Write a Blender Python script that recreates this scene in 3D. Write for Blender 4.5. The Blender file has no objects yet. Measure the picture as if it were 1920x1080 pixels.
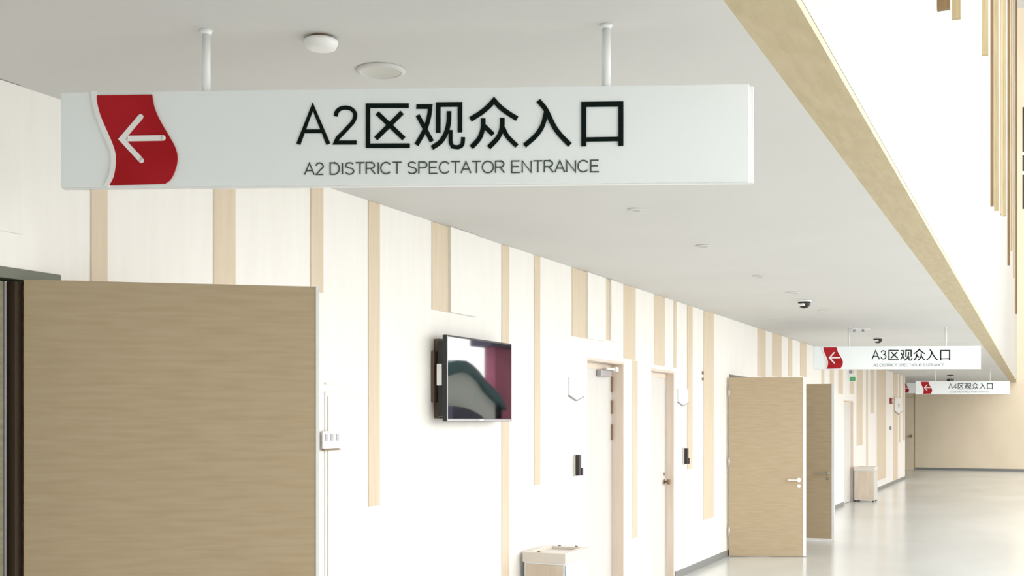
import bpy, bmesh, math, random
from mathutils import Vector, Matrix

# ------------------------------------------------------------------ camera
EYE = 1.66                      # eye height (m)
FPX = 2150.0                    # focal length in pixels of a 1920 wide frame
HOR = 788.0                     # picture row of the horizon
VPX = 1948.0                    # picture column where the corridor vanishes
TH = math.atan((VPX - 960) / FPX)       # corridor runs along +Y, camera is yawed to the left of it
CT, ST = math.cos(TH), math.sin(TH)
S = bpy.context.scene
C = S.collection
cam_d = bpy.data.cameras.new('camera')
cam_d.sensor_width = 36.0
cam_d.lens = 36.0 * FPX / 1920
cam_d.shift_y = (HOR - 540) / 1920
cam_d.clip_start = 0.05
cam = bpy.data.objects.new('camera', cam_d)
cam.location = (0, 0, EYE)
cam.rotation_euler = (math.pi / 2, 0, TH)
C.objects.link(cam)
S.camera = cam

# ------------------------------------------------------------------ light
S.view_settings.view_transform = 'Standard'
S.view_settings.look = 'None'
S.view_settings.gamma = 1.0
S.view_settings.use_curve_mapping = False
S.view_settings.exposure = 1.12
world = bpy.data.worlds.new('daylight')
world.use_nodes = True
bg = world.node_tree.nodes['Background']
bg.inputs['Color'].default_value = (1.0, 0.99, 0.985, 1)
bg.inputs['Strength'].default_value = 1.55
S.world = world

# ------------------------------------------------------------------ helpers: picture rays to the place's planes
WX = -3.46          # left wall plane
CEIL = 2.908        # low ceiling height
FXI = -0.852        # inner edge of the wooden soffit strip
FX = -0.654         # fascia (outer face of the bulkhead)
YB = 40.6           # far end wall
TOP = 15.0

def plane_x(px, X):
    """point of the column px on the vertical plane x = X -> (X, Y, depth)"""
    a = (px - 960) / FPX
    dx, dy = -ST + a * CT, CT + a * ST
    t = X / dx
    return X, dy * t, t
def wy(px, X=WX): return plane_x(px, X)[1]
def wz(px, py, X=WX): return EYE + (HOR - py) / FPX * plane_x(px, X)[2]
def x_at(px, Y):
    a = (px - 960) / FPX
    return Y * (-ST + a * CT) / (CT + a * ST)
def at_depth(px, Z):
    a = (px - 960) / FPX
    return Vector((Z * (-ST + a * CT), Z * (CT + a * ST)))
def on_ceiling(px, py):
    p = at_depth(px, (CEIL - EYE) * FPX / (HOR - py))
    return p.x, p.y

# ------------------------------------------------------------------ materials
def new_mat(name, col, rough=0.6, metal=0.0, spec=0.5, coat=0.0):
    m = bpy.data.materials.new(name)
    m.use_nodes = True
    b = m.node_tree.nodes['Principled BSDF']
    b.inputs['Base Color'].default_value = (*col, 1)
    b.inputs['Roughness'].default_value = rough
    b.inputs['Metallic'].default_value = metal
    b.inputs['Specular IOR Level'].default_value = spec
    b.inputs['Coat Weight'].default_value = coat
    return m
def grain(m, ca, cb, scale, stretch, detail=4, bump=0.0, lo=0.35, hi=0.65):
    nt = m.node_tree; N = nt.nodes; L = nt.links
    b = N['Principled BSDF']
    tc = N.new('ShaderNodeTexCoord'); mp = N.new('ShaderNodeMapping')
    mp.inputs['Scale'].default_value = stretch
    nz = N.new('ShaderNodeTexNoise'); nz.inputs['Scale'].default_value = scale; nz.inputs['Detail'].default_value = detail
    rp = N.new('ShaderNodeValToRGB')
    rp.color_ramp.elements[0].position = lo; rp.color_ramp.elements[1].position = hi
    rp.color_ramp.elements[0].color = (*ca, 1); rp.color_ramp.elements[1].color = (*cb, 1)
    L.new(tc.outputs['Object'], mp.inputs['Vector']); L.new(mp.outputs['Vector'], nz.inputs['Vector'])
    L.new(nz.outputs['Fac'], rp.inputs['Fac']); L.new(rp.outputs['Color'], b.inputs['Base Color'])
    if bump:
        bp = N.new('ShaderNodeBump'); bp.inputs['Strength'].default_value = bump; bp.inputs['Distance'].default_value = 0.002
        L.new(nz.outputs['Fac'], bp.inputs['Height']); L.new(bp.outputs['Normal'], b.inputs['Normal'])
    return m

M = {}
M['wall'] = grain(new_mat('cream_wall_panel', (0.86, 0.83, 0.77), 0.5), (0.87, 0.845, 0.795), (0.89, 0.87, 0.825), 3, (6, 6, 0.5))
M['tan_strip'] = grain(new_mat('tan_wall_strip', (0.75, 0.64, 0.46), 0.55), (0.67, 0.56, 0.41), (0.71, 0.605, 0.46), 4, (8, 8, 0.6))
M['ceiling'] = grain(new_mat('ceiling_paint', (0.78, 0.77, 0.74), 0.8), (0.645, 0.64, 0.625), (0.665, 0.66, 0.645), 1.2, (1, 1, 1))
M['soffit'] = grain(new_mat('tan_soffit_wood', (0.66, 0.5, 0.28), 0.55), (0.49, 0.40, 0.235), (0.56, 0.465, 0.29), 5, (6, 1, 1))
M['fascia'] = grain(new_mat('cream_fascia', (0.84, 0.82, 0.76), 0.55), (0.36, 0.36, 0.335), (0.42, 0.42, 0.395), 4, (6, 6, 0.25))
M['slat'] = grain(new_mat('tan_slat_wood', (0.62, 0.48, 0.26), 0.55), (0.40, 0.315, 0.165), (0.48, 0.385, 0.22), 5, (8, 8, 0.3))
M['slat_shade'] = grain(new_mat('shaded_slat_wood', (0.40, 0.24, 0.09), 0.55), (0.185, 0.11, 0.04), (0.24, 0.15, 0.06), 5, (8, 8, 0.3))  # darker slat copy: shade on some slat sides put into the colour
M['back'] = grain(new_mat('tan_end_wall', (0.62, 0.46, 0.27), 0.6), (0.82, 0.71, 0.53), (0.86, 0.75, 0.57), 1.6, (1, 1, 0.6))
M['door'] = grain(new_mat('oak_door_veneer', (0.5, 0.38, 0.22), 0.5), (0.44, 0.34, 0.21), (0.48, 0.38, 0.245), 4, (1.2, 1.2, 14), 5, 0.1)
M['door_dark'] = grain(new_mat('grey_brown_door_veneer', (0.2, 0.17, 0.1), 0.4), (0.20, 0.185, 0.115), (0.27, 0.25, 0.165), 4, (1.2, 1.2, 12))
M['door_frame'] = new_mat('dark_brown_frame', (0.085, 0.058, 0.035), 0.45)
M['head'] = new_mat('green_grey_head_casing', (0.13, 0.145, 0.10), 0.45)
M['room_door'] = grain(new_mat('pale_grey_door', (0.76, 0.735, 0.69), 0.5), (0.69, 0.675, 0.64), (0.72, 0.705, 0.67), 3, (6, 6, 0.5))
M['jamb'] = grain(new_mat('pinkish_tan_jamb', (0.72, 0.58, 0.46), 0.55), (0.77, 0.65, 0.54), (0.81, 0.70, 0.60), 4, (8, 8, 0.5))
M['sign'] = new_mat('sign_white_paint', (0.865, 0.915, 0.92), 0.35)
M['sign_edge'] = new_mat('sign_edge_white', (0.88, 0.90, 0.90), 0.3)
M['red'] = grain(new_mat('sign_red_paint', (0.42, 0.01, 0.02), 0.6, spec=0.2), (0.37, 0.005, 0.010), (0.43, 0.010, 0.018), 6, (1, 1, 1))
M['white'] = new_mat('bright_white', (0.88, 0.88, 0.87), 0.35)
M['black'] = new_mat('lettering_black', (0.004, 0.010, 0.008), 0.8, spec=0.1)
M['grey_text'] = new_mat('small_lettering_grey', (0.055, 0.075, 0.07), 0.5)
M['rod'] = new_mat('rod_white', (0.84, 0.87, 0.86), 0.3)
M['steel'] = new_mat('brushed_steel', (0.72, 0.70, 0.66), 0.28, 1.0)
M['tv_black'] = new_mat('tv_casing_black', (0.012, 0.014, 0.014), 0.3)
M['tv_silver'] = new_mat('tv_trim_silver', (0.45, 0.44, 0.46), 0.3, 0.8)
M['screen'] = new_mat('tv_glass', (0.006, 0.008, 0.009), 0.03, 0.0, 1.0, 1.0)
M['screen'].node_tree.nodes['Principled BSDF'].inputs['Coat Roughness'].default_value = 0.02
M['screen'].node_tree.nodes['Principled BSDF'].inputs['Coat IOR'].default_value = 2.1
M['brown'] = new_mat('bracket_brown', (0.13, 0.085, 0.06), 0.6)
M['dark'] = new_mat('dark_plastic', (0.025, 0.016, 0.018), 0.4)
M['dot'] = new_mat('brown_plastic', (0.25, 0.16, 0.09), 0.5)
M['base'] = new_mat('grey_baseboard', (0.22, 0.23, 0.22), 0.45)
M['bin_tan'] = grain(new_mat('bin_tan_panel', (0.66, 0.55, 0.44), 0.4), (0.63, 0.52, 0.41), (0.70, 0.60, 0.49), 4, (3, 3, 0.6))
M['bin_steel'] = new_mat('bin_brushed_steel', (0.78, 0.82, 0.84), 0.32, 0.9)
M['bin_rim'] = new_mat('bin_pale_rim', (0.74, 0.68, 0.61), 0.35)
M['lens'] = new_mat('camera_dome_black', (0.008, 0.008, 0.006), 0.1)
M['green'] = new_mat('sign_green', (0.10, 0.42, 0.16), 0.4)
M['alarm_red'] = new_mat('alarm_red', (0.36, 0.04, 0.03), 0.4)
M['pane'] = new_mat('dark_window_glass', (0.045, 0.028, 0.015), 0.15)
M['reflector'] = new_mat('dull_reflector', (0.6, 0.6, 0.55), 0.5)
M['rocker'] = new_mat('rocker_pale_grey', (0.55, 0.55, 0.56), 0.4)
M['mark'] = new_mat('plate_mark_grey', (0.33, 0.33, 0.36), 0.5)
M['glow'] = new_mat('diffuser_white', (0.85, 0.85, 0.82), 0.5)

# polished floor: pale grey-green stone with a soft sheen
m = grain(new_mat('polished_floor', (0.5, 0.52, 0.48), 0.17), (0.59, 0.61, 0.585), (0.66, 0.675, 0.655), 0.7, (1, 0.5, 1), 5)
M['floor'] = m
nt = m.node_tree; b_ = nt.nodes['Principled BSDF']
nz = nt.nodes.new('ShaderNodeTexNoise'); nz.inputs['Scale'].default_value = 2.2; nz.inputs['Detail'].default_value = 3
mr = nt.nodes.new('ShaderNodeMapRange'); mr.inputs['To Min'].default_value = 0.10; mr.inputs['To Max'].default_value = 0.26
nt.links.new(nz.outputs['Fac'], mr.inputs['Value']); nt.links.new(mr.outputs['Result'], b_.inputs['Roughness'])

# ------------------------------------------------------------------ mesh builder
class MB:
    def __init__(self): self.bm = bmesh.new()
    def box(self, x0, x1, y0, y1, z0, z1, mi=0, bev=0.0):
        v = [self.bm.verts.new((x, y, z)) for x in (x0, x1) for y in (y0, y1) for z in (z0, z1)]
        fs = []
        for q in ((0, 1, 3, 2), (4, 6, 7, 5), (0, 4, 5, 1), (2, 3, 7, 6), (0, 2, 6, 4), (1, 5, 7, 3)):
            f = self.bm.faces.new([v[i] for i in q]); f.material_index = mi; fs.append(f)
        if bev:
            es = list({e for f in fs for e in f.edges})
            bmesh.ops.bevel(self.bm, geom=es, offset=bev, segments=2, profile=0.5, affect='EDGES')
        return self
    def prism(self, poly, h0, h1, axis='y', mi=0):
        """poly of 2D points, extruded between h0 and h1 along the axis (y: poly is x,z; x: poly is y,z; z: poly is x,y)"""
        def P(p, h):
            return {'y': (p[0], h, p[1]), 'x': (h, p[0], p[1]), 'z': (p[0], p[1], h)}[axis]
        a = [self.bm.verts.new(P(p, h0)) for p in poly]; b = [self.bm.verts.new(P(p, h1)) for p in poly]
        n = len(poly)
        for f in (self.bm.faces.new(a[::-1]), self.bm.faces.new(b)): f.material_index = mi
        for i in range(n):
            self.bm.faces.new((a[i], a[(i + 1) % n], b[(i + 1) % n], b[i])).material_index = mi
        return self
    def ribbon(self, pts, w, y0, y1, round_ends=False):
        """a flat stroke of width w along the x,z polyline"""
        P = [Vector(p) for p in pts]; n = len(P); Lf = []; Rt = []
        for i in range(n):
            d0 = (P[i] - P[i - 1]).normalized() if i else (P[1] - P[0]).normalized()
            d1 = (P[i + 1] - P[i]).normalized() if i < n - 1 else d0
            n0, n1 = Vector((-d0.y, d0.x)), Vector((-d1.y, d1.x))
            mm = (n0 + n1).normalized(); k = min(2.0, 1 / max(0.3, mm.dot(n0)))
            Lf.append(P[i] + mm * (w / 2 * k)); Rt.append(P[i] - mm * (w / 2 * k))
        for i in range(n - 1):
            self.prism([Lf[i], Rt[i], Rt[i + 1], Lf[i + 1]], y0, y1)
        if round_ends:
            for p in (P[0], P[-1]):
                self.prism([(p.x + w / 2 * math.cos(t * math.pi / 8), p.y + w / 2 * math.sin(t * math.pi / 8)) for t in range(16)], y0, y1)
        return self
    def cyl(self, c, r, h, axis='z', seg=24, r2=None, mi=0):
        r2 = r if r2 is None else r2
        A = []; B = []
        for i in range(seg):
            t = 2 * math.pi * i / seg; u, v = math.cos(t), math.sin(t)
            def P(rr, hh):
                if axis == 'z': return (c[0] + rr * u, c[1] + rr * v, c[2] + hh)
                if axis == 'y': return (c[0] + rr * u, c[1] + hh, c[2] + rr * v)
                return (c[0] + hh, c[1] + rr * u, c[2] + rr * v)
            A.append(self.bm.verts.new(P(r, 0))); B.append(self.bm.verts.new(P(r2, h)))
        self.bm.faces.new(A[::-1]).material_index = mi; self.bm.faces.new(B).material_index = mi
        for i in range(seg):
            f = self.bm.faces.new((A[i], A[(i + 1) % seg], B[(i + 1) % seg], B[i])); f.material_index = mi; f.smooth = True
        return self
    def lathe(self, c, prof, seg=32, mi=0):
        """profile of (radius, z) turned about the vertical through c"""
        rings = []
        for r, z in prof:
            if r < 1e-6: rings.append([self.bm.verts.new((c[0], c[1], c[2] + z))])
            else: rings.append([self.bm.verts.new((c[0] + r * math.cos(2 * math.pi * i / seg), c[1] + r * math.sin(2 * math.pi * i / seg), c[2] + z)) for i in range(seg)])
        for a, b in zip(rings, rings[1:]):
            for i in range(seg):
                j = (i + 1) % seg
                vs = [a[0]] if len(a) == 1 else [a[i], a[j]]
                vs += [b[0]] if len(b) == 1 else [b[j], b[i]]
                if len(vs) > 2:
                    f = self.bm.faces.new(vs); f.smooth = True; f.material_index = mi
        return self
    def done(self, name, mats, parent=None, loc=None):
        bmesh.ops.recalc_face_normals(self.bm, faces=self.bm.faces)
        me = bpy.data.meshes.new(name); self.bm.to_mesh(me); self.bm.free()
        for mt in (mats if isinstance(mats, (list, tuple)) else [mats]): me.materials.append(M[mt])
        o = bpy.data.objects.new(name, me); C.objects.link(o)
        if parent: o.parent = parent
        if loc: o.location = loc
        return o

def empty(name, loc, rz=0.0):
    o = bpy.data.objects.new(name, None); o.location = loc; o.rotation_euler = (0, 0, rz)
    o.empty_display_size = 0.1; C.objects.link(o); return o
def tag(o, label, cat, group=None):
    o['label'] = label; o['category'] = cat
    if group: o['group'] = group
    return o
def struct(o): o['kind'] = 'structure'; return o

# ------------------------------------------------------------------ the shell
struct(MB().box(-12, 9, -5, YB + 0.3, -0.2, 0).done('floor', 'floor'))
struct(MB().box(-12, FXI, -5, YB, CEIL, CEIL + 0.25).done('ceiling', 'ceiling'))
struct(MB().box(FXI, FX - 0.002, -5, YB, CEIL, CEIL + 0.03).done('trim_1', 'soffit'))
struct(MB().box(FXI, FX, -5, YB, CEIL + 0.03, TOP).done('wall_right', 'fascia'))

DOOR_Z = 2.183
ENT_Z = 2.225                                   # head of the wide entrances
Y_END = wy(1697)
# openings in the left wall: (near jamb, far jamb, head)
OPEN = [(wy(-330), wy(112), ENT_Z), (wy(1101), wy(1170), 2.19), (wy(1221), wy(1264), 2.17),
        (wy(1367), wy(1437), ENT_Z), (wy(1582), wy(1600), 2.06)]
mb = MB(); bb = MB(); y = -5.0
for a, b, h in OPEN + [(Y_END, None, None)]:
    mb.box(WX - 0.3, WX, y, a, 0, CEIL)
    bb.box(WX, WX + 0.012, y + (0.02 if y > 0 else 0), a - 0.02, 0, 0.075)
    if b is None: break
    mb.box(WX - 0.3, WX, a, b, h, CEIL)
    y = b
struct(mb.done('wall_left', 'wall'))
struct(bb.done('baseboard_left', 'base'))
# lobbies behind the two wide entrances
mb = MB()
for a, b, h in (OPEN[0], OPEN[3]):
    mb.box(WX - 2.6, WX - 2.5, a - 0.6, b + 0.6, 0, CEIL)
    mb.box(WX - 2.5, WX - 0.3, a - 0.7, a - 0.6, 0, CEIL)
    mb.box(WX - 2.5, WX - 0.3, b + 0.6, b + 0.7, 0, CEIL)
struct(mb.done('wall_lobby', 'door_dark'))

# far end wall with a dark gridded window high up at its right
WLX = x_at(1917, YB); WZ0 = EYE + (HOR - 392) / FPX * plane_x(1917, WLX)[2]; WZ1 = EYE + (HOR - 200) / FPX * plane_x(1917, WLX)[2]
mb = MB()
mb.box(-12, WLX, YB, YB + 0.3, 0, TOP)
mb.box(WLX, 8, YB, YB + 0.3, 0, WZ0)
mb.box(WLX, 8, YB, YB + 0.3, WZ1, TOP)
mb.box(WLX + 5, 8, YB, YB + 0.3, WZ0, WZ1)
struct(mb.done('wall_back', 'back'))
w1 = struct(empty('window_1', (WLX, YB, WZ0)))
MB().box(0, 5, 0.10, 0.13, 0, WZ1 - WZ0).done('pane', 'pane', w1)
fr = MB()
for k in (0.355, 0.545): fr.box(0, 5, 0.03, 0.10, (WZ1 - WZ0) * k - 0.05, (WZ1 - WZ0) * k + 0.05)
for k in range(1, 4): fr.box(1.25 * k - 0.04, 1.25 * k + 0.04, 0.03, 0.10, 0, WZ1 - WZ0)
fr.done('window_frame', 'white', w1)
struct(MB().box(-12, 8, YB - 0.015, YB, 0, 0.08).done('baseboard_back', 'base'))
# added light-blocking wall behind the camera, and outer wall of the side passage
struct(MB().box(-12, 9, -5.3, -5, 0, TOP).done('wall_front_blocker', 'fascia'))
struct(MB().box(-12.3, -12, -5, YB, 0, CEIL).done('wall_far_left', 'wall'))
struct(MB().box(FX, 9, 25, YB + 0.3, TOP, TOP + 0.3).done('roof_blocker', 'ceiling'))  # out-of-view roof added to shade the end wall and fascia
struct(MB().box(6, 6.3, -5, -0.6, 0, TOP).done('wall_near_right_blocker', 'fascia'))  # out-of-view wall added to block sky light from the near end

# ------------------------------------------------------------------ thin tan wooden strips let onto the cream left wall, of many widths and lengths
tn = 1
def strip(px0, px1, py_bottom, ledge=None, py_top=None):
    """tan strip between two columns of the wall, from the ceiling down; ledge: a thicker cream board beside it"""
    global tn
    Y0, Y1 = wy(px0), wy(px1)
    z0 = 0.0 if py_bottom is None else max(0.0, wz(px0, py_bottom))
    tn += 1
    o = struct(MB().box(WX - 0.004, WX + 0.005, Y0, Y1, z0, CEIL - 0.002 if py_top is None else wz(px0, py_top)).done('trim_%d' % tn, 'tan_strip'))
    if ledge:
        MB().box(WX - 0.004, WX + 0.022, Y1, wy(ledge), z0, CEIL - 0.002, bev=0.002).done('cream_board', 'wall', o)
for a in [(170, 200, 700), (400, 440, 560), (582, 605, 545), (690, 711, 950),
          (809, 840, 580, 890), (940, 954, None), (1001, 1012, 910), (1072, 1098, 630, 1132), (1133, 1142, 637, 1158),
          (1169, 1191, 672), (1226, 1246, 684), (1263, 1268, 690), (1288, 1298, 880), (1319, 1338, 975),
          (1420, 1435, 705), (1448, 1465, 705), (1478, 1485, 705), (1500, 1512, 705), (1540, 1545, None), (1556, 1563, None),
          (1572, 1580, 738), (1593, 1601, 738), (1606, 1617, 836), (1624, 1627, None), (1632, 1638, 775),
          (1644, 1661, 902), (1675, 1683, None), (1685, 1688, 830), (1692.5, 1696, 826)]:
    strip(*a)
strip(1186, 1195, 1010, py_top=676)
tn += 1
struct(MB().box(WX - 0.004, WX + 0.012, wy(-70), wy(40), wz(0, 433), CEIL - 0.002, bev=0.002).done('trim_%d' % tn, 'wall'))

# ------------------------------------------------------------------ slats hanging on the fascia
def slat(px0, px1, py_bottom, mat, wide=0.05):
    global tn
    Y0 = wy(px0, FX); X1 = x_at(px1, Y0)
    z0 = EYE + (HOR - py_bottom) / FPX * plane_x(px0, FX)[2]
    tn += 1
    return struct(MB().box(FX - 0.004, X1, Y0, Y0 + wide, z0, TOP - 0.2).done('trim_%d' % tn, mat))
for a in [(1757, 1781, 18, 'slat_shade'), (1785, 1801, 34, 'slat', 0.06), (1841, 1853, 103, 'slat', 0.06), (1857, 1863, 386, 'slat_shade', 0.08),
          (1864, 1873, 394, 'slat', 0.08), (1876, 1878, 402, 'slat', 0.1), (1880, 1887, 404, 'slat', 0.10), (1889, 1893.5, 497, 'slat_shade', 0.10),
          (1895, 1898.5, 470, 'slat', 0.10), (1899.5, 1902, 520, 'slat', 0.12), (1903, 1907, 588, 'slat_shade', 0.2), (1907.5, 1911, 600, 'slat', 0.2),
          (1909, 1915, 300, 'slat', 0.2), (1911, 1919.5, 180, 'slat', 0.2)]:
    slat(*a)

# ------------------------------------------------------------------ hanging direction signs
def spx(px, py):
    """picture position on the near sign -> fraction along, fraction up"""
    s = (px - 113) / 1299.0
    top, bot = 179 - 17 * s, 350 - 4.5 * s
    k = 1.022                                   # the right end hangs a little nearer
    return s * k / (1 - s + s * k), (bot - py) / (bot - top)
SW, SH, SD = 2.205, 0.305, 0.03
def sp(px, py):
    s, t = spx(px, py); return ((s - 0.5) * SW, t * SH)
def c3(x, y): return sp(540 + x / 5.4, 160 + y / 5.4)
def c4(x, y): return sp(840 + x / 5.333, 160 + y / 5.333)
PXM = SW / 1299.0                         # metres per picture pixel on the sign
GLYPHS = {
 'A': [([c3(105, 612), c3(250, 242), c3(408, 612)], 42), ([c3(165, 485), c3(345, 485)], 38)],
 '2': [([c3(482, 338), c3(490, 302), c3(520, 268), c3(580, 252), (c3(640, 266)), c3(676, 305), c3(676, 352), c3(652, 400), c3(605, 450), c3(548, 510), c3(505, 552), c3(482, 597), c3(694, 597)], 40)],
 '3': [([c3(482, 320), c3(500, 280), c3(540, 256), c3(590, 254), c3(640, 272), c3(662, 312), c3(655, 360), c3(620, 398), c3(565, 412)], 38),
       ([c3(565, 412), c3(630, 424), c3(672, 462), c3(680, 515), c3(655, 565), c3(605, 594), c3(545, 594), c3(495, 565), c3(474, 520)], 38)],
 '4': [([c3(640, 612), c3(640, 252), c3(468, 510), c3(705, 510)], 38)],
 '5': [([c3(668, 262), c3(515, 262), c3(490, 425), c3(540, 395), c3(600, 388), c3(655, 415), c3(680, 470), c3(670, 535), c3(625, 585), c3(560, 598), c3(500, 575), c3(474, 525)], 38)],
}
HAN = [
 ([c3(1222, 232), c3(809, 232), c3(809, 630), c3(1232, 630)], 45), ([c3(902, 305), c3(1172, 560)], 46), ([c3(1155, 300), c3(888, 560)], 46),
 ([c3(1298, 242), c3(1438, 242), c3(1425, 345), c3(1385, 470), c3(1300, 622)], 44), ([c3(1312, 328), c3(1455, 588)], 44),
 ([c3(1520, 502), c3(1520, 222), c4(118, 217), c4(118, 492)], 46),
 ([c3(1630, 288), c3(1625, 400), c3(1600, 500), c3(1545, 590), c3(1455, 652)], 46),
 ([c4(25, 470), c4(25, 590), c4(45, 632), c4(100, 637), c4(140, 612), c4(150, 540)], 40),
 ([c4(222, 365), c4(320, 305), c4(400, 240), c4(458, 178), c4(520, 245), c4(600, 305), c4(688, 358)], 48),
 ([c4(350, 355), c4(346, 450), c4(312, 550), c4(232, 640)], 46), ([c4(358, 428), c4(448, 515)], 44),
 ([c4(541, 350), c4(536, 450), c4(497, 545), c4(405, 642)], 46), ([c4(548, 450), c4(592, 535), c4(686, 628)], 44),
 ([c4(900, 180), c4(975, 272), c4(1050, 425), c4(1120, 522), c4(1215, 618)], 48), ([c4(978, 290), c4(942, 425), c4(872, 530), c4(762, 625)], 46),
 ([c4(1352, 632), c4(1352, 218), c4(1722, 213), c4(1722, 628)], 50), ([c4(1352, 566), c4(1722, 561)], 42),
]
def smooth(pts, n=4):
    """a rounder polyline through the same points; sharp corners stay sharp"""
    P = [Vector(p) for p in pts]; N_ = len(P)
    def corner(i):
        if i <= 0 or i >= N_ - 1: return True
        return (P[i] - P[i - 1]).angle(P[i + 1] - P[i]) > math.radians(58)
    out = [P[0]]
    for i in range(N_ - 1):
        a, b = P[i], P[i + 1]
        ta = (b - a) if corner(i) else (P[i + 1] - P[i - 1]) * 0.5
        tb = (b - a) if corner(i + 1) else (P[i + 2] - P[i]) * 0.5
        L = (b - a).length
        if ta.length > 1.3 * L: ta = ta * (1.3 * L / ta.length)
        if tb.length > 1.3 * L: tb = tb * (1.3 * L / tb.length)
        straight = corner(i) and corner(i + 1)
        for k in ([n] if straight else range(1, n + 1)):
            t = k / n; t2, t3 = t * t, t * t * t
            out.append(a * (2 * t3 - 3 * t2 + 1) + ta * (t3 - 2 * t2 + t) + b * (3 * t2 - 2 * t3) + tb * (t3 - t2))
    return [(p.x, p.y) for p in out]
def ce(x, y): return sp(100 + x / 4.697, 150 + y / 4.697)
EMB_L = [ce(378, 165), ce(385, 240), ce(415, 345), ce(468, 465), ce(520, 580), ce(546, 665), ce(547, 750), ce(528, 850), ce(486, 925)]
EMB_R = [ce(985, 912), ce(1030, 880), ce(1072, 805), ce(1094, 700), ce(1072, 600), ce(1010, 492), ce(940, 375), ce(890, 265), ce(870, 158)]
EMB_L, EMB_R = smooth(EMB_L), smooth(EMB_R)

def arc(cx, cy, rx, ry, a0, a1, n=8):
    return [(cx + rx * math.cos(math.radians(a0 + (a1 - a0) * i / n)), cy + ry * math.sin(math.radians(a0 + (a1 - a0) * i / n))) for i in range(n + 1)]
# thin capitals: advance width and strokes in a box one unit high
CAPS = {
 'A': (0.68, [[(0.0, 0), (0.33, 1), (0.66, 0)], [(0.12, 0.34), (0.54, 0.34)]]),
 'C': (0.76, [arc(0.38, 0.5, 0.36, 0.5, 40, 320, 14)]),
 'D': (0.74, [[(0.06, 0), (0.06, 1), (0.34, 1)] + arc(0.34, 0.5, 0.34, 0.5, 90, -90, 10) + [(0.06, 0)]]),
 'E': (0.66, [[(0.60, 0), (0.06, 0), (0.06, 1), (0.58, 1)], [(0.06, 0.52), (0.54, 0.52)]]),
 'I': (0.20, [[(0.10, 0), (0.10, 1)]]),
 'N': (0.74, [[(0.06, 0), (0.06, 1), (0.65, 0), (0.65, 1)]]),
 'O': (0.80, [arc(0.40, 0.5, 0.37, 0.5, 0, 360, 20)]),
 'P': (0.66, [[(0.06, 0), (0.06, 1), (0.38, 1)] + arc(0.38, 0.745, 0.22, 0.255, 90, -90, 8) + [(0.06, 0.49)]]),
 'R': (0.72, [[(0.06, 0), (0.06, 1), (0.40, 1)] + arc(0.40, 0.745, 0.22, 0.255, 90, -90, 8) + [(0.06, 0.49)], [(0.36, 0.49), (0.66, 0)]]),
 'S': (0.68, [arc(0.33, 0.745, 0.26, 0.255, 25, 200, 9) + arc(0.34, 0.265, 0.28, 0.265, 85, -160, 11)]),
 'T': (0.62, [[(0.01, 1), (0.61, 1)], [(0.31, 0), (0.31, 1)]]),
 '2': (0.58, [arc(0.29, 0.72, 0.25, 0.28, 170, -20, 9) + [(0.04, 0.0), (0.55, 0.0)]]),
 '3': (0.58, [arc(0.27, 0.75, 0.22, 0.25, 160, -80, 9), arc(0.27, 0.27, 0.25, 0.27, 90, -160, 10)]),
 '4': (0.58, [[(0.40, 0), (0.40, 1), (0.02, 0.30), (0.56, 0.30)]]),
}
def small_text(txt, parent):
    """the thin second line, one part per word"""
    def adv(ch): return 0.32 if ch == ' ' else CAPS[ch][0] + 0.055
    total = sum(adv(ch) for ch in txt)
    (xa, za), (xb, zb) = sp(571, 329), sp(1125, 326)
    kx = (xb - xa) / total; hh = 21.5 * PXM; x = xa
    for word in txt.split(' '):
        g = MB(); k = 0
        for ch in word:
            z0 = za + (zb - za) * (x - xa) / (xb - xa)
            for st in CAPS[ch][1]:
                k += 1
                g.ribbon([(x + u * kx, z0 + v * hh) for u, v in st], 2.3 * PXM, -SD / 2 - 0.002 - 0.00004 * k, -SD / 2 + 0.001)
            x += adv(ch) * kx
        x += adv(' ') * kx
        g.done('small_lettering', 'grey_text', parent)

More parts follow.
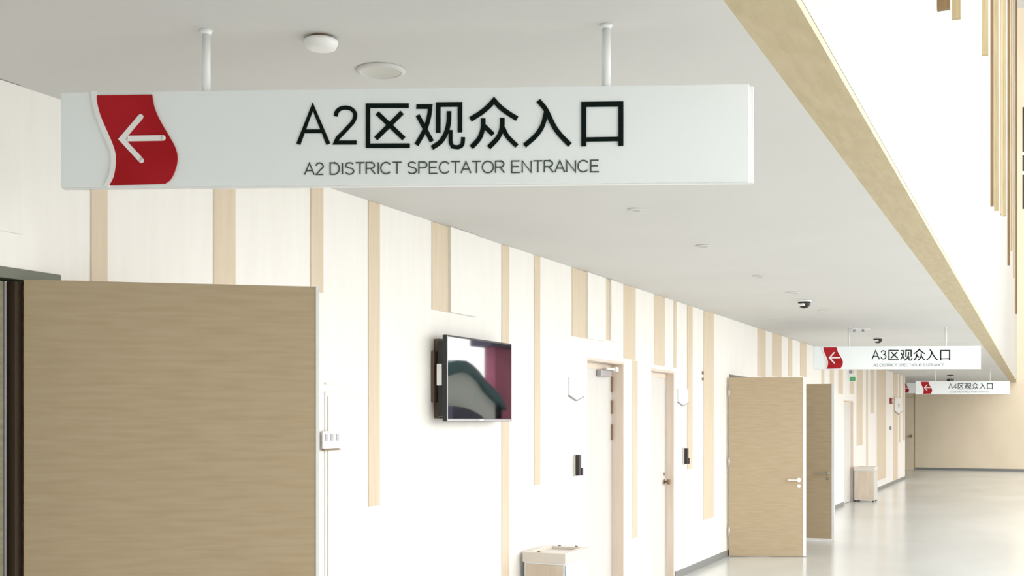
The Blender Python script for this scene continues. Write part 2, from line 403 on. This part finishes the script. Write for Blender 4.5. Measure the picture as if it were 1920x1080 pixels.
def make_sign(digit, px_c, depth, z_bottom, label, text=True):
    p = at_depth(px_c, depth)
    r = empty('hanging_sign', (p.x, p.y, z_bottom), TH - math.radians(2.4))
    tag(r, label, 'sign', 'hanging entrance signs along the corridor')
    h = SW / 2
    MB().box(-h, h, -SD / 2 + 0.010, SD / 2, -0.003, SH - 0.005, bev=0.002).done('sign_body', 'sign_edge', r)
    MB().box(-h, h - 0.016, -SD / 2, -SD / 2 + 0.0095, 0, SH, bev=0.002).done('front_panel', 'sign', r)
    e = MB()
    e.prism(EMB_L + EMB_R, -SD / 2 - 0.006, -SD / 2 + 0.002)
    em = e.done('emblem', 'red', r)
    w = MB()
    w.ribbon([(x - 0.006, z) for x, z in [(EMB_L[0][0], SH)] + EMB_L[1:-1] + [(EMB_L[-1][0], 0.0)]], 0.016, -SD / 2 - 0.007, -SD / 2 + 0.001)
    w.done('emblem_border', 'white', em)
    ar = MB(); f0, f1 = -SD / 2 - 0.009, -SD / 2 - 0.005; aw = 48 / 4.697 * PXM
    ar.ribbon([ce(640, 533), ce(970, 528)], aw, f0, f1, True)
    ar.ribbon([ce(775, 348), ce(607, 537), ce(780, 718)], aw * 0.95, f0 - 0.0003, f1, True)
    ar.done('arrow', 'white', em)
    if text:
        g = MB()
        for k, (pts, w_) in enumerate(GLYPHS['A'] + GLYPHS[digit] + HAN):
            d = k * 0.00005
            g.ribbon(smooth(pts), w_ / 5.36 * PXM, -SD / 2 - 0.003 - d, -SD / 2 + 0.001)
        g.done('lettering', 'black', r)
        small_text('A%s DISTRICT SPECTATOR ENTRANCE' % digit, r)
    for px in (383.5, 1136):
        x = sp(px, 200)[0]
        rod = MB().cyl((x, 0, SH - 0.008), 0.0135, CEIL - z_bottom - SH + 0.008).done('hanging_rod', 'rod', r)
        MB().cyl((x, 0, CEIL - z_bottom - 0.014), 0.0135, 0.0142, r2=0.022).done('rod_flange', 'rod', rod)
    return r

make_sign('2', 757, FPX / 590.0, EYE + (HOR - 347.8) / 590.0, 'large nearest white hanging sign lettered A2 with red left arrow emblem')
make_sign('3', 1682, FPX / 140.0, EYE + (HOR - 692) / 140.0, 'white hanging sign lettered A3, second from the front, over the open doors')
make_sign('4', 1805, FPX / 79.0, EYE + (HOR - 739) / 79.0, 'small white hanging sign lettered A4 beyond the A3 sign')
make_sign('5', 1749, FPX / 61.5, EYE + (HOR - 737) / 61.5, 'farthest white hanging sign, almost wholly hidden behind the A4 sign', text=False)

# ------------------------------------------------------------------ wide wooden entrance doors
def leaf(dn, hinge, free, mat, handle=True, kick=False, top=DOOR_Z, edge=0.034, hinges=True):
    d = Vector(free) - Vector(hinge); L = d.length; ang = math.atan2(d.y, d.x)
    r = struct(empty('door_%d' % dn, (hinge[0], hinge[1], 0), ang))
    # local x runs to the free edge, -y faces the photographer
    MB().box(0, L - 0.002, 0, 0.045, 0.008, top, bev=0.002).done('door_leaf', mat, r)
    MB().box(L - edge, L + 0.003, -0.003, 0.047, 0.008, top + 0.002).done('edge_strip', 'white', r)
    if kick: MB().box(0.0, L - 0.034, -0.004, -0.0002, 0.008, 0.035).done('bottom_strip', 'white', r)
    if handle:
        hz = 0.935; hx = L - 0.085
        hd = MB().cyl((hx, -0.008, hz), 0.026, 0.008, 'y').done('door_handle', 'steel', r)
        lv = MB(); lv.cyl((hx, -0.055, hz), 0.009, 0.05, 'y'); lv.box(hx - 0.15, hx + 0.012, -0.064, -0.05, hz - 0.009, hz + 0.009, bev=0.004)
        lv.done('lever', 'steel', hd)
        MB().cyl((hx, -0.008, hz - 0.075), 0.02, 0.0078, 'y').done('lock_rose', 'steel', r)
    for z in ((0.25, 1.1, 1.95) if hinges else ()): MB().cyl((0.0, -0.004, z), 0.009, 0.11).done('hinge', 'steel', r)
    return r
# nearest pair: one leaf swung open across the view, its neighbour shut
hp = at_depth(44, FPX / 505.0); fp = at_depth(597, FPX / 479.0)
leaf(1, (hp.x, hp.y), (fp.x, fp.y), 'door', edge=0.010, hinges=False)
d = struct(empty('door_2', (WX - 0.025, wy(-330) + 0.05, 0)))
MB().box(-0.045, 0, 0, wy(23) - wy(-330) - 0.06, 0.008, ENT_Z - 0.05).done('door_leaf', 'door_dark', d)
MB().box(-0.01, 0.006, wy(23) - wy(-330) - 0.068, wy(23) - wy(-330) - 0.058, 0.008, ENT_Z - 0.05).done('edge_strip', 'tv_silver', d)
tn += 1
struct(MB().box(WX - 0.10, WX + 0.004, wy(27), wy(41), 0, ENT_Z - 0.05).done('trim_%d' % tn, 'door_frame'))
tn += 1
struct(MB().box(WX - 0.12, WX + 0.006, wy(-330), wy(112), ENT_Z - 0.04, ENT_Z).done('trim_%d' % tn, 'head'))
# far pair: both leaves stand open
hz_ = plane_x(1367, WX + 0.03)
fp = at_depth(1511, hz_[2] * 0.998)
leaf(3, (hz_[0], hz_[1]), (fp.x, fp.y), 'door')
Z2 = FPX / 137.0
hp = at_depth(1440, Z2); fp = at_depth(1564, Z2)
leaf(4, (WX + 0.03, wy(1437) + 0.02), (fp.x, fp.y), 'door', kick=True, top=2.16)

# ------------------------------------------------------------------ recessed room doors in the left wall
def room_door(dn, op, px_leaf_edge, handle, closer):
    a, b, h = op
    X = x_at(px_leaf_edge, b); depth = min(0.22, max(0.05, WX - X))
    r = struct(empty('door_%d' % dn, (WX - depth, a, 0)))
    w = b - a
    jm = MB()
    jm.box(0, depth - 0.003, w - 0.012, w - 0.001, 0, h - 0.001)
    jm.box(0, depth - 0.003, 0.001, 0.012, 0, h - 0.001)
    jm.box(0, depth - 0.003, 0.012, w - 0.012, h - 0.02, h - 0.001)
    jm.done('door_frame', 'jamb', r)
    lf = MB().box(-0.04, 0, 0.012, w - 0.012, 0.008, h - 0.02, bev=0.002).done('door_leaf', 'room_door', r)
    MB().box(0.0002, 0.006, 0.02, w - 0.02, h - 0.075, h - 0.03).done('top_rail', 'jamb', lf)
    if closer:
        cl = MB().box(0.002, 0.05, w - 0.42, w - 0.18, h - 0.14, h - 0.08, bev=0.006).done('door_closer', 'tv_silver', r)
        am = MB(); am.box(0.05, 0.062, w - 0.30, w - 0.06, h - 0.075, h - 0.058); am.box(0.05, 0.075, w - 0.11, w - 0.035, h - 0.085, h - 0.045)
        am.done('closer_arm', 'white', cl)
        for z0, z1 in ((1.92, 2.06), (1.72, 1.84), (1.48, 1.62)):
            MB().box(0.0005, 0.012, w - 0.045, w - 0.014, z0, z1).done('hinge', 'dot', r)
    if handle:
        k = MB(); k.cyl((0, w - 0.09, 1.02), 0.026, 0.012, 'x'); k.cyl((0.012, w - 0.09, 1.02), 0.012, 0.03, 'x'); k.cyl((0.04, w - 0.09, 1.02), 0.026, 0.03, 'x')
        k.done('door_knob', 'dot', r)
        MB().cyl((0, w - 0.09, 1.10), 0.018, 0.01, 'x').done('lock_rose', 'dot', r)
    return r
room_door(5, OPEN[1], 1148, False, True)
room_door(6, OPEN[2], 1249, True, False)
room_door(7, OPEN[4], 1597, False, False)

# ------------------------------------------------------------------ television on the wall
XF = WX + 0.125                       # screen face
ty0, ty1 = wy(838, XF), wy(960, XF)
tz0, tz1 = 1.652, 2.192
r = tag(empty('television', (WX + 0.003, ty0, tz0)), 'black flat screen television mounted on the cream wall left of the doors', 'television')
W_, H_ = ty1 - ty0, tz1 - tz0
MB().box(0.090, 0.120, 0, W_, 0, H_, bev=0.004).done('bezel', 'tv_black', r)
MB().box(0.1203, 0.1215, 0.012, W_ - 0.012, 0.020, H_ - 0.012).done('screen', 'screen', r)
bz = MB(); bz.box(0.1203, 0.1235, 0.004, W_ - 0.004, 0.004, 0.014); bz.box(0.1203, 0.1235, 0.004, 0.010, 0.014, H_ - 0.006)
bz.done('silver_trim', 'tv_silver', r)
MB().box(0.1236, 0.1245, W_ * 0.47, W_ * 0.53, 0.004, 0.014).done('maker_badge', 'white', r)
MB().box(0.035, 0.09, 0.03, W_ - 0.03, 0.03, H_ - 0.03, bev=0.01).done('back_housing', 'tv_black', r)
mt = MB(); mt.box(0.0, 0.035, 0.06, 0.12, 0.02, H_ - 0.02); mt.box(0.0, 0.035, W_ - 0.12, W_ - 0.06, 0.02, H_ - 0.02); mt.box(0.0, 0.02, 0.02, W_ - 0.05, 0.12, H_ - 0.10)
mt.done('wall_bracket', 'brown', r)
MB().box(0.045, 0.082, 0.006, 0.029, 0.225, 0.360, bev=0.004).done('side_label', 'white', r)

# ------------------------------------------------------------------ waste bins
def bin_(X0, Y0, wx, wyy, h, label):
    r = tag(empty('waste_bin', (X0, Y0, 0)), label, 'bin', 'waste bins against the left wall')
    t = 0.012
    bd = MB().box(t, wx - t, t, wyy - t, 0.03, h - 0.075).done('bin_body', 'bin_steel', r)
    MB().box(t + 0.01, wx - t - 0.01, 0.004, t - 0.001, 0.05, h - 0.085, bev=0.002).done('front_panel', 'bin_tan', r)
    MB().box(wx - t + 0.001, wx - 0.003, t + 0.012, wyy - t - 0.012, 0.05, h - 0.085, bev=0.002).done('side_panel', 'bin_steel', r)
    for sx in (0.02, wx - 0.05):
        for sy in (0.02, wyy - 0.05): MB().box(sx, sx + 0.03, sy, sy + 0.03, 0, 0.03).done('foot', 'dark', r)
    rim = MB()
    rim.box(0, wx, 0, 0.05, h - 0.075, h, bev=0.005); rim.box(0, wx, wyy - 0.05, wyy, h - 0.075, h, bev=0.005)
    rim.box(0, 0.05, 0.05, wyy - 0.05, h - 0.075, h, bev=0.005); rim.box(wx - 0.05, wx, 0.05, wyy - 0.05, h - 0.075, h, bev=0.005)
    rm = rim.done('lid_rim', 'bin_rim', r)
    MB().box(0.045, wx - 0.045, 0.045, wyy - 0.045, h - 0.06, h - 0.02).done('ashtray', 'steel', rm)
    for kx, ky in ((wx * 0.35, 0.03), (wx * 0.30, wyy - 0.03), (wx * 0.7, wyy - 0.025)): MB().cyl((kx, ky, h - 0.001), 0.011, 0.008, seg=12).done('rivet', 'dot', rm)
    return r
c0 = at_depth(1060, FPX / 261.0); 
bin_(WX + 0.03, c0.y, c0.x - WX - 0.03, 0.50, 0.70, 'tan and steel waste bin below the television, cut off by the bottom edge')
c1 = at_depth(1640, FPX / 92.5)
bin_(WX + 0.02, c1.y, c1.x - WX - 0.02, 0.50, 0.71, 'small far waste bin standing on the floor past the open doors')

# ------------------------------------------------------------------ things on the left wall
def wall_at(px, py):
    return wy(px), wz(px, py)
def wall_box(px0, px1, py0, py1, d0, d1, name, mat, parent=None, off=(0, 0, 0), bev=0.0):
    pm = (px0 + px1) / 2
    z1, z0 = wz(pm, py0), wz(pm, py1)
    return MB().box(WX + d0 - off[0], WX + d1 - off[0], wy(px0) - off[1], wy(px1) - off[1], z0 - off[2], z1 - off[2], bev=bev).done(name, mat, parent)
# flush service cabinet with a switch plate
b0 = (WX, wy(608), 0.1)
r = tag(empty('service_cabinet', b0), 'cream flush service cabinet in the wall right of the nearest open door', 'cabinet')
zt = wz(640, 735)
MB().box(0, 0.006, 0, wy(669) - wy(608), 0, zt - 0.1, bev=0.002).done('cabinet_frame', 'wall', r)
MB().box(0.006, 0.014, 0.02, wy(665) - wy(608), 0.02, zt - 0.1 - 0.025, bev=0.003).done('cabinet_door', 'wall', r)
MB().box(0, 0.012, 0.0, wy(650) - wy(608), wz(640, 722) - 0.1, wz(640, 719) - 0.1).done('top_ledge', 'wall', r)
y0, y1 = wy(603, WX + 0.014), wy(634, WX + 0.014); z0, z1 = wz(618, 841), wz(618, 808)
r = tag(empty('switch_plate', (WX + 0.014, y0, z0)), 'white light switch plate with three rockers on the service cabinet', 'switch')
MB().box(0, 0.012, 0, y1 - y0, 0, z1 - z0, bev=0.003).done('plate', 'white', r)
for k in range(3):
    w3 = (y1 - y0) / 3
    MB().box(0.012, 0.017, w3 * k + 0.014, w3 * (k + 1) - 0.014, 0.042, 0.078, bev=0.002).done('rocker', 'rocker', r)
MB().box(0.0, 0.016, 0, y1 - y0, -0.008, -0.0005).done('bottom_lip', 'dot', r)

def room_plate(px0, px1, py0, py1, label, symbol=False, X=WX):
    pm = (px0 + px1) / 2; y0, y1 = wy(px0, X), wy(px1, X); z1, z0 = wz(pm, py0, X), wz(pm, py1, X); h = z1 - z0; w = y1 - y0
    r = tag(empty('room_plate', (X + 0.001, y0, z0)), label, 'plaque', 'white plaques beside the doors')
    MB().prism([(0, h), (0, h * 0.2), (w * 0.5, 0), (w, h * 0.2), (w, h)], 0, 0.014, 'x').done('plate', 'sign_edge', r)
    ch = MB()
    P = [(0.0, h * 0.2), (w * 0.5, 0.0), (w, h * 0.2)]
    t = h * 0.05
    ch.prism([P[0], P[1], (w * 0.5, -t), (0, h * 0.2 - t)], 0.002, 0.016, 'x'); ch.prism([P[1], P[2], (w, h * 0.2 - t), (w * 0.5, -t)], 0.002, 0.016, 'x')
    ch.done('chevron_edge', 'mark', r)
    if symbol:
        g = MB(); g.prism([(w * .5 + .018 * math.cos(t * .7854), h * .72 + .018 * math.sin(t * .7854)) for t in range(8)], 0.013, 0.016, 'x')
        g.prism([(w * .40, h * .64), (w * .60, h * .64), (w * .54, h * .36), (w * .46, h * .36)], 0.013, 0.016, 'x')
        g.done('figure_symbol', 'mark', r)
    return r
room_plate(1065, 1092, 708, 750, 'white pointed room plaque left of the first pale door')
room_plate(1270, 1288, 730, 760, 'white pointed room plaque right of the second pale door')
room_plate(1677, 1691, 746, 776, 'farthest white plaque with a dark figure symbol near the corridor end', True, WX + 0.011)

def intercom(px, py, label):
    y, z = wall_at(px, py)
    s = 1.0
    r = tag(empty('wall_intercom', (WX, y, z - 0.085)), label, 'intercom', 'dark wall intercoms by the pale doors')
    MB().box(0, 0.02, -0.03, 0.05, -0.005, 0.175, bev=0.004).done('back_plate', 'room_door', r)
    MB().box(0.02, 0.055, -0.03, 0.018, 0.0, 0.17, bev=0.006).done('handset', 'dark', r)
    MB().box(0.02, 0.06, 0.018, 0.05, 0.0, 0.062, bev=0.004).done('keypad', 'dark', r)
    return r
intercom(1077, 872, 'dark handset on the wall left of the first pale door')
intercom(1281, 855, 'dark handset on the wall right of the second pale door')

y, z = wall_at(1316, 705)
r = tag(empty('wall_sensor', (WX, y, z - 0.05)), 'tiny two-button brown fitting on the cream wall above the farther intercom', 'switch')
MB().box(0, 0.006, -0.035, 0.035, -0.01, 0.11, bev=0.002).done('plate', 'wall', r)
MB().cyl((0.006, 0, 0.085), 0.02, 0.014, 'x').done('button', 'dot', r)
MB().cyl((0.006, 0, 0.015), 0.017, 0.014, 'x').done('button', 'dot', r)

y, z = wall_at(1592, 716)
r = tag(empty('exit_light', (WX, y, z)), 'small green and white exit light high on the wall under the A3 sign', 'light')
MB().box(0, 0.05, 0, 0.10, 0.17, 0.23).done('bracket', 'mark', r)
MB().box(0.0, 0.14, -0.02, 0.03, 0, 0.17, bev=0.005).done('light_box', 'white', r)
MB().box(0.015, 0.125, -0.024, -0.0202, 0.015, 0.10).done('green_panel', 'green', r)

y, z = wall_at(1669, 757); XP = WX + 0.001
ya = wy(1668, XP)
r = tag(empty('fire_alarm', (XP, ya, EYE + (HOR - 757) / FPX * plane_x(1668, XP)[2])), 'tiny red alarm box on the white pillar far down the corridor', 'alarm')
MB().box(0, 0.05, 0, 0.24, 0, 0.15, bev=0.006).done('alarm_body', 'alarm_red', r)
MB().cyl((0.05, 0.12, 0.075), 0.035, 0.008, 'x').done('alarm_lens', 'white', r)
r = tag(empty('call_button', (XP, ya, EYE + (HOR - 806) / FPX * plane_x(1668, XP)[2])), 'tiny grey-brown call button on the white pillar below the red alarm', 'switch')
MB().box(0, 0.03, 0, 0.12, 0, 0.09, bev=0.004).done('button_box', 'mark', r)
MB().cyl((0.03, 0.06, 0.045), 0.025, 0.008, 'x').done('button', 'dot', r)

# ------------------------------------------------------------------ ceiling fittings
x, y = on_ceiling(602, 70)
r = tag(empty('smoke_detector', (x, y, CEIL)), 'round white smoke detector on the ceiling above the near sign', 'detector')
MB().lathe((0, 0, 0), [(0, 0), (0.040, 0), (0.040, -0.010), (0, -0.010)]).done('mounting_base', 'dot', r)
MB().lathe((0, 0, -0.010), [(0, 0), (0.054, 0), (0.056, -0.008), (0.048, -0.026), (0.03, -0.030), (0, -0.030)]).done('detector_head', 'white', r)

def downlight(px, py, rad, label):
    x, y = on_ceiling(px, py)
    r = tag(empty('downlight', (x, y, CEIL)), label, 'light', 'unlit recessed downlights in the ceiling')
    MB().lathe((0, 0, 0), [(rad * 0.80, -0.0005), (rad, -0.0005), (rad, -0.005), (rad * 0.86, -0.012), (rad * 0.80, -0.010), (rad * 0.80, -0.0005)]).done('trim_ring', 'ceiling', r)
    MB().lathe((0, 0, 0), [(0, -0.001), (rad * 0.55, -0.001), (rad * 0.80, -0.009)]).done('reflector', 'reflector', r)
    return r
downlight(714, 131, 0.088, 'largest round recessed downlight just above the near sign')
downlight(1190, 392, 0.042, 'small round downlight in the ceiling just below the near sign')
downlight(1316, 460, 0.05, 'pale round downlight in the ceiling below right of the near sign')
downlight(1421, 517, 0.055, 'round downlight in the ceiling up and left of the first camera')
downlight(1486, 548, 0.07, 'faint flat downlight in the ceiling beside the first camera')
downlight(1545, 581, 0.06, 'flat downlight in the ceiling just right of the first camera')

def dome_cam(px, py, label, rad=0.065, lens_turn=-0.4):
    x, y = on_ceiling(px, py)
    r = tag(empty('security_camera', (x, y, CEIL), lens_turn), label, 'camera', 'dome security cameras under the ceiling')
    MB().lathe((0, 0, 0), [(0, -0.0005), (rad * 1.15, -0.0005), (rad * 1.15, -0.012), (rad * 1.0, -0.018), (0, -0.018)]).done('base_ring', 'white', r)
    MB().lathe((0, 0, -0.018), [(0, 0), (rad, 0), (rad * 0.98, -0.018), (rad * 0.8, -0.045), (rad * 0.45, -0.064), (0, -0.068)]).done('dome', 'lens', r)
    ey = MB(); ey.box(-rad * 0.55, rad * 0.55, -rad * 1.02, -rad * 0.35, -0.062, -0.036, bev=0.006)
    ey.done('lens_cover', 'white', r)
    return r
dome_cam(1508, 563, 'black dome camera nearest along the ceiling, before the A3 sign')
dome_cam(1646, 633, 'black dome camera right above the A3 sign lettering', 0.068)
x, y = on_ceiling(1782, 703)
r = tag(empty('security_camera', (x, y, CEIL), TH), 'dark boxy camera hanging from the ceiling above the A4 sign', 'camera', 'dome security cameras under the ceiling')
MB().lathe((0, 0, 0), [(0, -0.0005), (0.09, -0.0005), (0.08, -0.02), (0, -0.02)]).done('base_ring', 'lens', r)
MB().box(-0.015, 0.015, -0.015, 0.015, -0.10, -0.02).done('bracket_arm', 'white', r)
MB().box(-0.065, 0.065, -0.10, 0.10, -0.21, -0.10, bev=0.01).done('camera_body', 'lens', r)
# twin sprinkler pipe just before the A3 sign
x, y = on_ceiling(1610, 616)
r = tag(empty('sprinkler_pair', (x, y, CEIL), TH), 'white strip with two small nozzles on the ceiling before the A3 sign', 'sprinkler')
MB().box(-0.10, 0.16, -0.03, 0.03, -0.012, -0.0005, bev=0.003).done('strip', 'white', r)
for k in (-0.06, 0.06): MB().cyl((k, 0, -0.045), 0.016, 0.033, seg=16).done('nozzle', 'mark', r)

# ------------------------------------------------------------------ added out-of-view shapes across the atrium, made to form the television's reflection
XR = 6.0
band_top = [(23.43, 2.98), (23.97, 3.07), (24.41, 3.08), (24.76, 3.0), (25.14, 2.85), (25.46, 2.66), (25.96, 2.46), (26.33, 2.3), (26.72, 2.0)]
band_bot = [(26.72, 1.92), (26.27, 2.11), (25.96, 2.22), (25.62, 2.37), (25.28, 2.6), (25.05, 2.7), (24.76, 2.8), (24.41, 2.81), (23.97, 2.77), (23.43, 2.67)]
M['reflection_band'] = new_mat('dark_teal_reflection_band', (0.06, 0.15, 0.17), 0.5)
M['reflection_green'] = grain(new_mat('pale_green_reflection_panel', (0.7, 0.78, 0.72), 0.6), (0.80, 0.90, 0.85), (0.90, 0.91, 0.89), 1.5, (1, 1, 2))
M['crimson'] = grain(new_mat('crimson_reflection_panel', (0.5, 0.1, 0.2), 0.6), (0.46, 0.11, 0.19), (0.54, 0.15, 0.26), 1.2, (1, 1, 1))
M['dusk'] = new_mat('dark_violet_reflection_shape', (0.08, 0.07, 0.12), 0.6)
tn += 1
struct(MB().prism(band_top + band_bot, XR - 0.25, XR + 0.2, 'x').done('trim_%d' % tn, 'reflection_band'))
low = [p for p in reversed(band_bot)]
struct(MB().prism([(low[0][0], 0)] + [(a, b + 0.01) for a, b in low] + [(low[-1][0], 0)], XR - 0.1, XR + 0.1, 'x').done('wall_reflection_green', 'reflection_green'))
struct(MB().box(XR - 0.1, XR + 0.2, 26.33, 26.33 + 6, 0, 3.52).done('wall_reflection_crimson', 'crimson'))
tn += 1
struct(MB().box(XR - 0.3, XR + 0.3, 25.71, 26.33 + 6, 3.52, 3.38 + 1.2).done('trim_%d' % tn, 'dusk'))


tn += 1
pl_ = [(23.43, 1.99), (24.02, 1.96), (24.47, 1.89), (24.99, 1.76), (25.11, 1.56)]
struct(MB().prism([(pl_[0][0], 0)] + pl_ + [(pl_[-1][0], 0)], XR - 0.4, XR - 0.15, 'x').done('trim_%d' % tn, 'dusk'))
# flush door in the far end wall
d8 = struct(empty('door_8', (x_at(1697, YB), YB, 0)))
w8 = x_at(1713, YB) - x_at(1697, YB)
MB().box(0, w8, -0.03, 0, 0.0, 2.42, bev=0.004).done('door_leaf', 'back', d8)
MB().box(w8 + 0.02, w8 + 0.05, -0.02, 0, 0.0, 2.55).done('edge_strip', 'slat', d8)
MB().cyl((w8 - 0.08, -0.09, 1.13), 0.045, 0.06, 'y').done('door_knob', 'dot', d8)
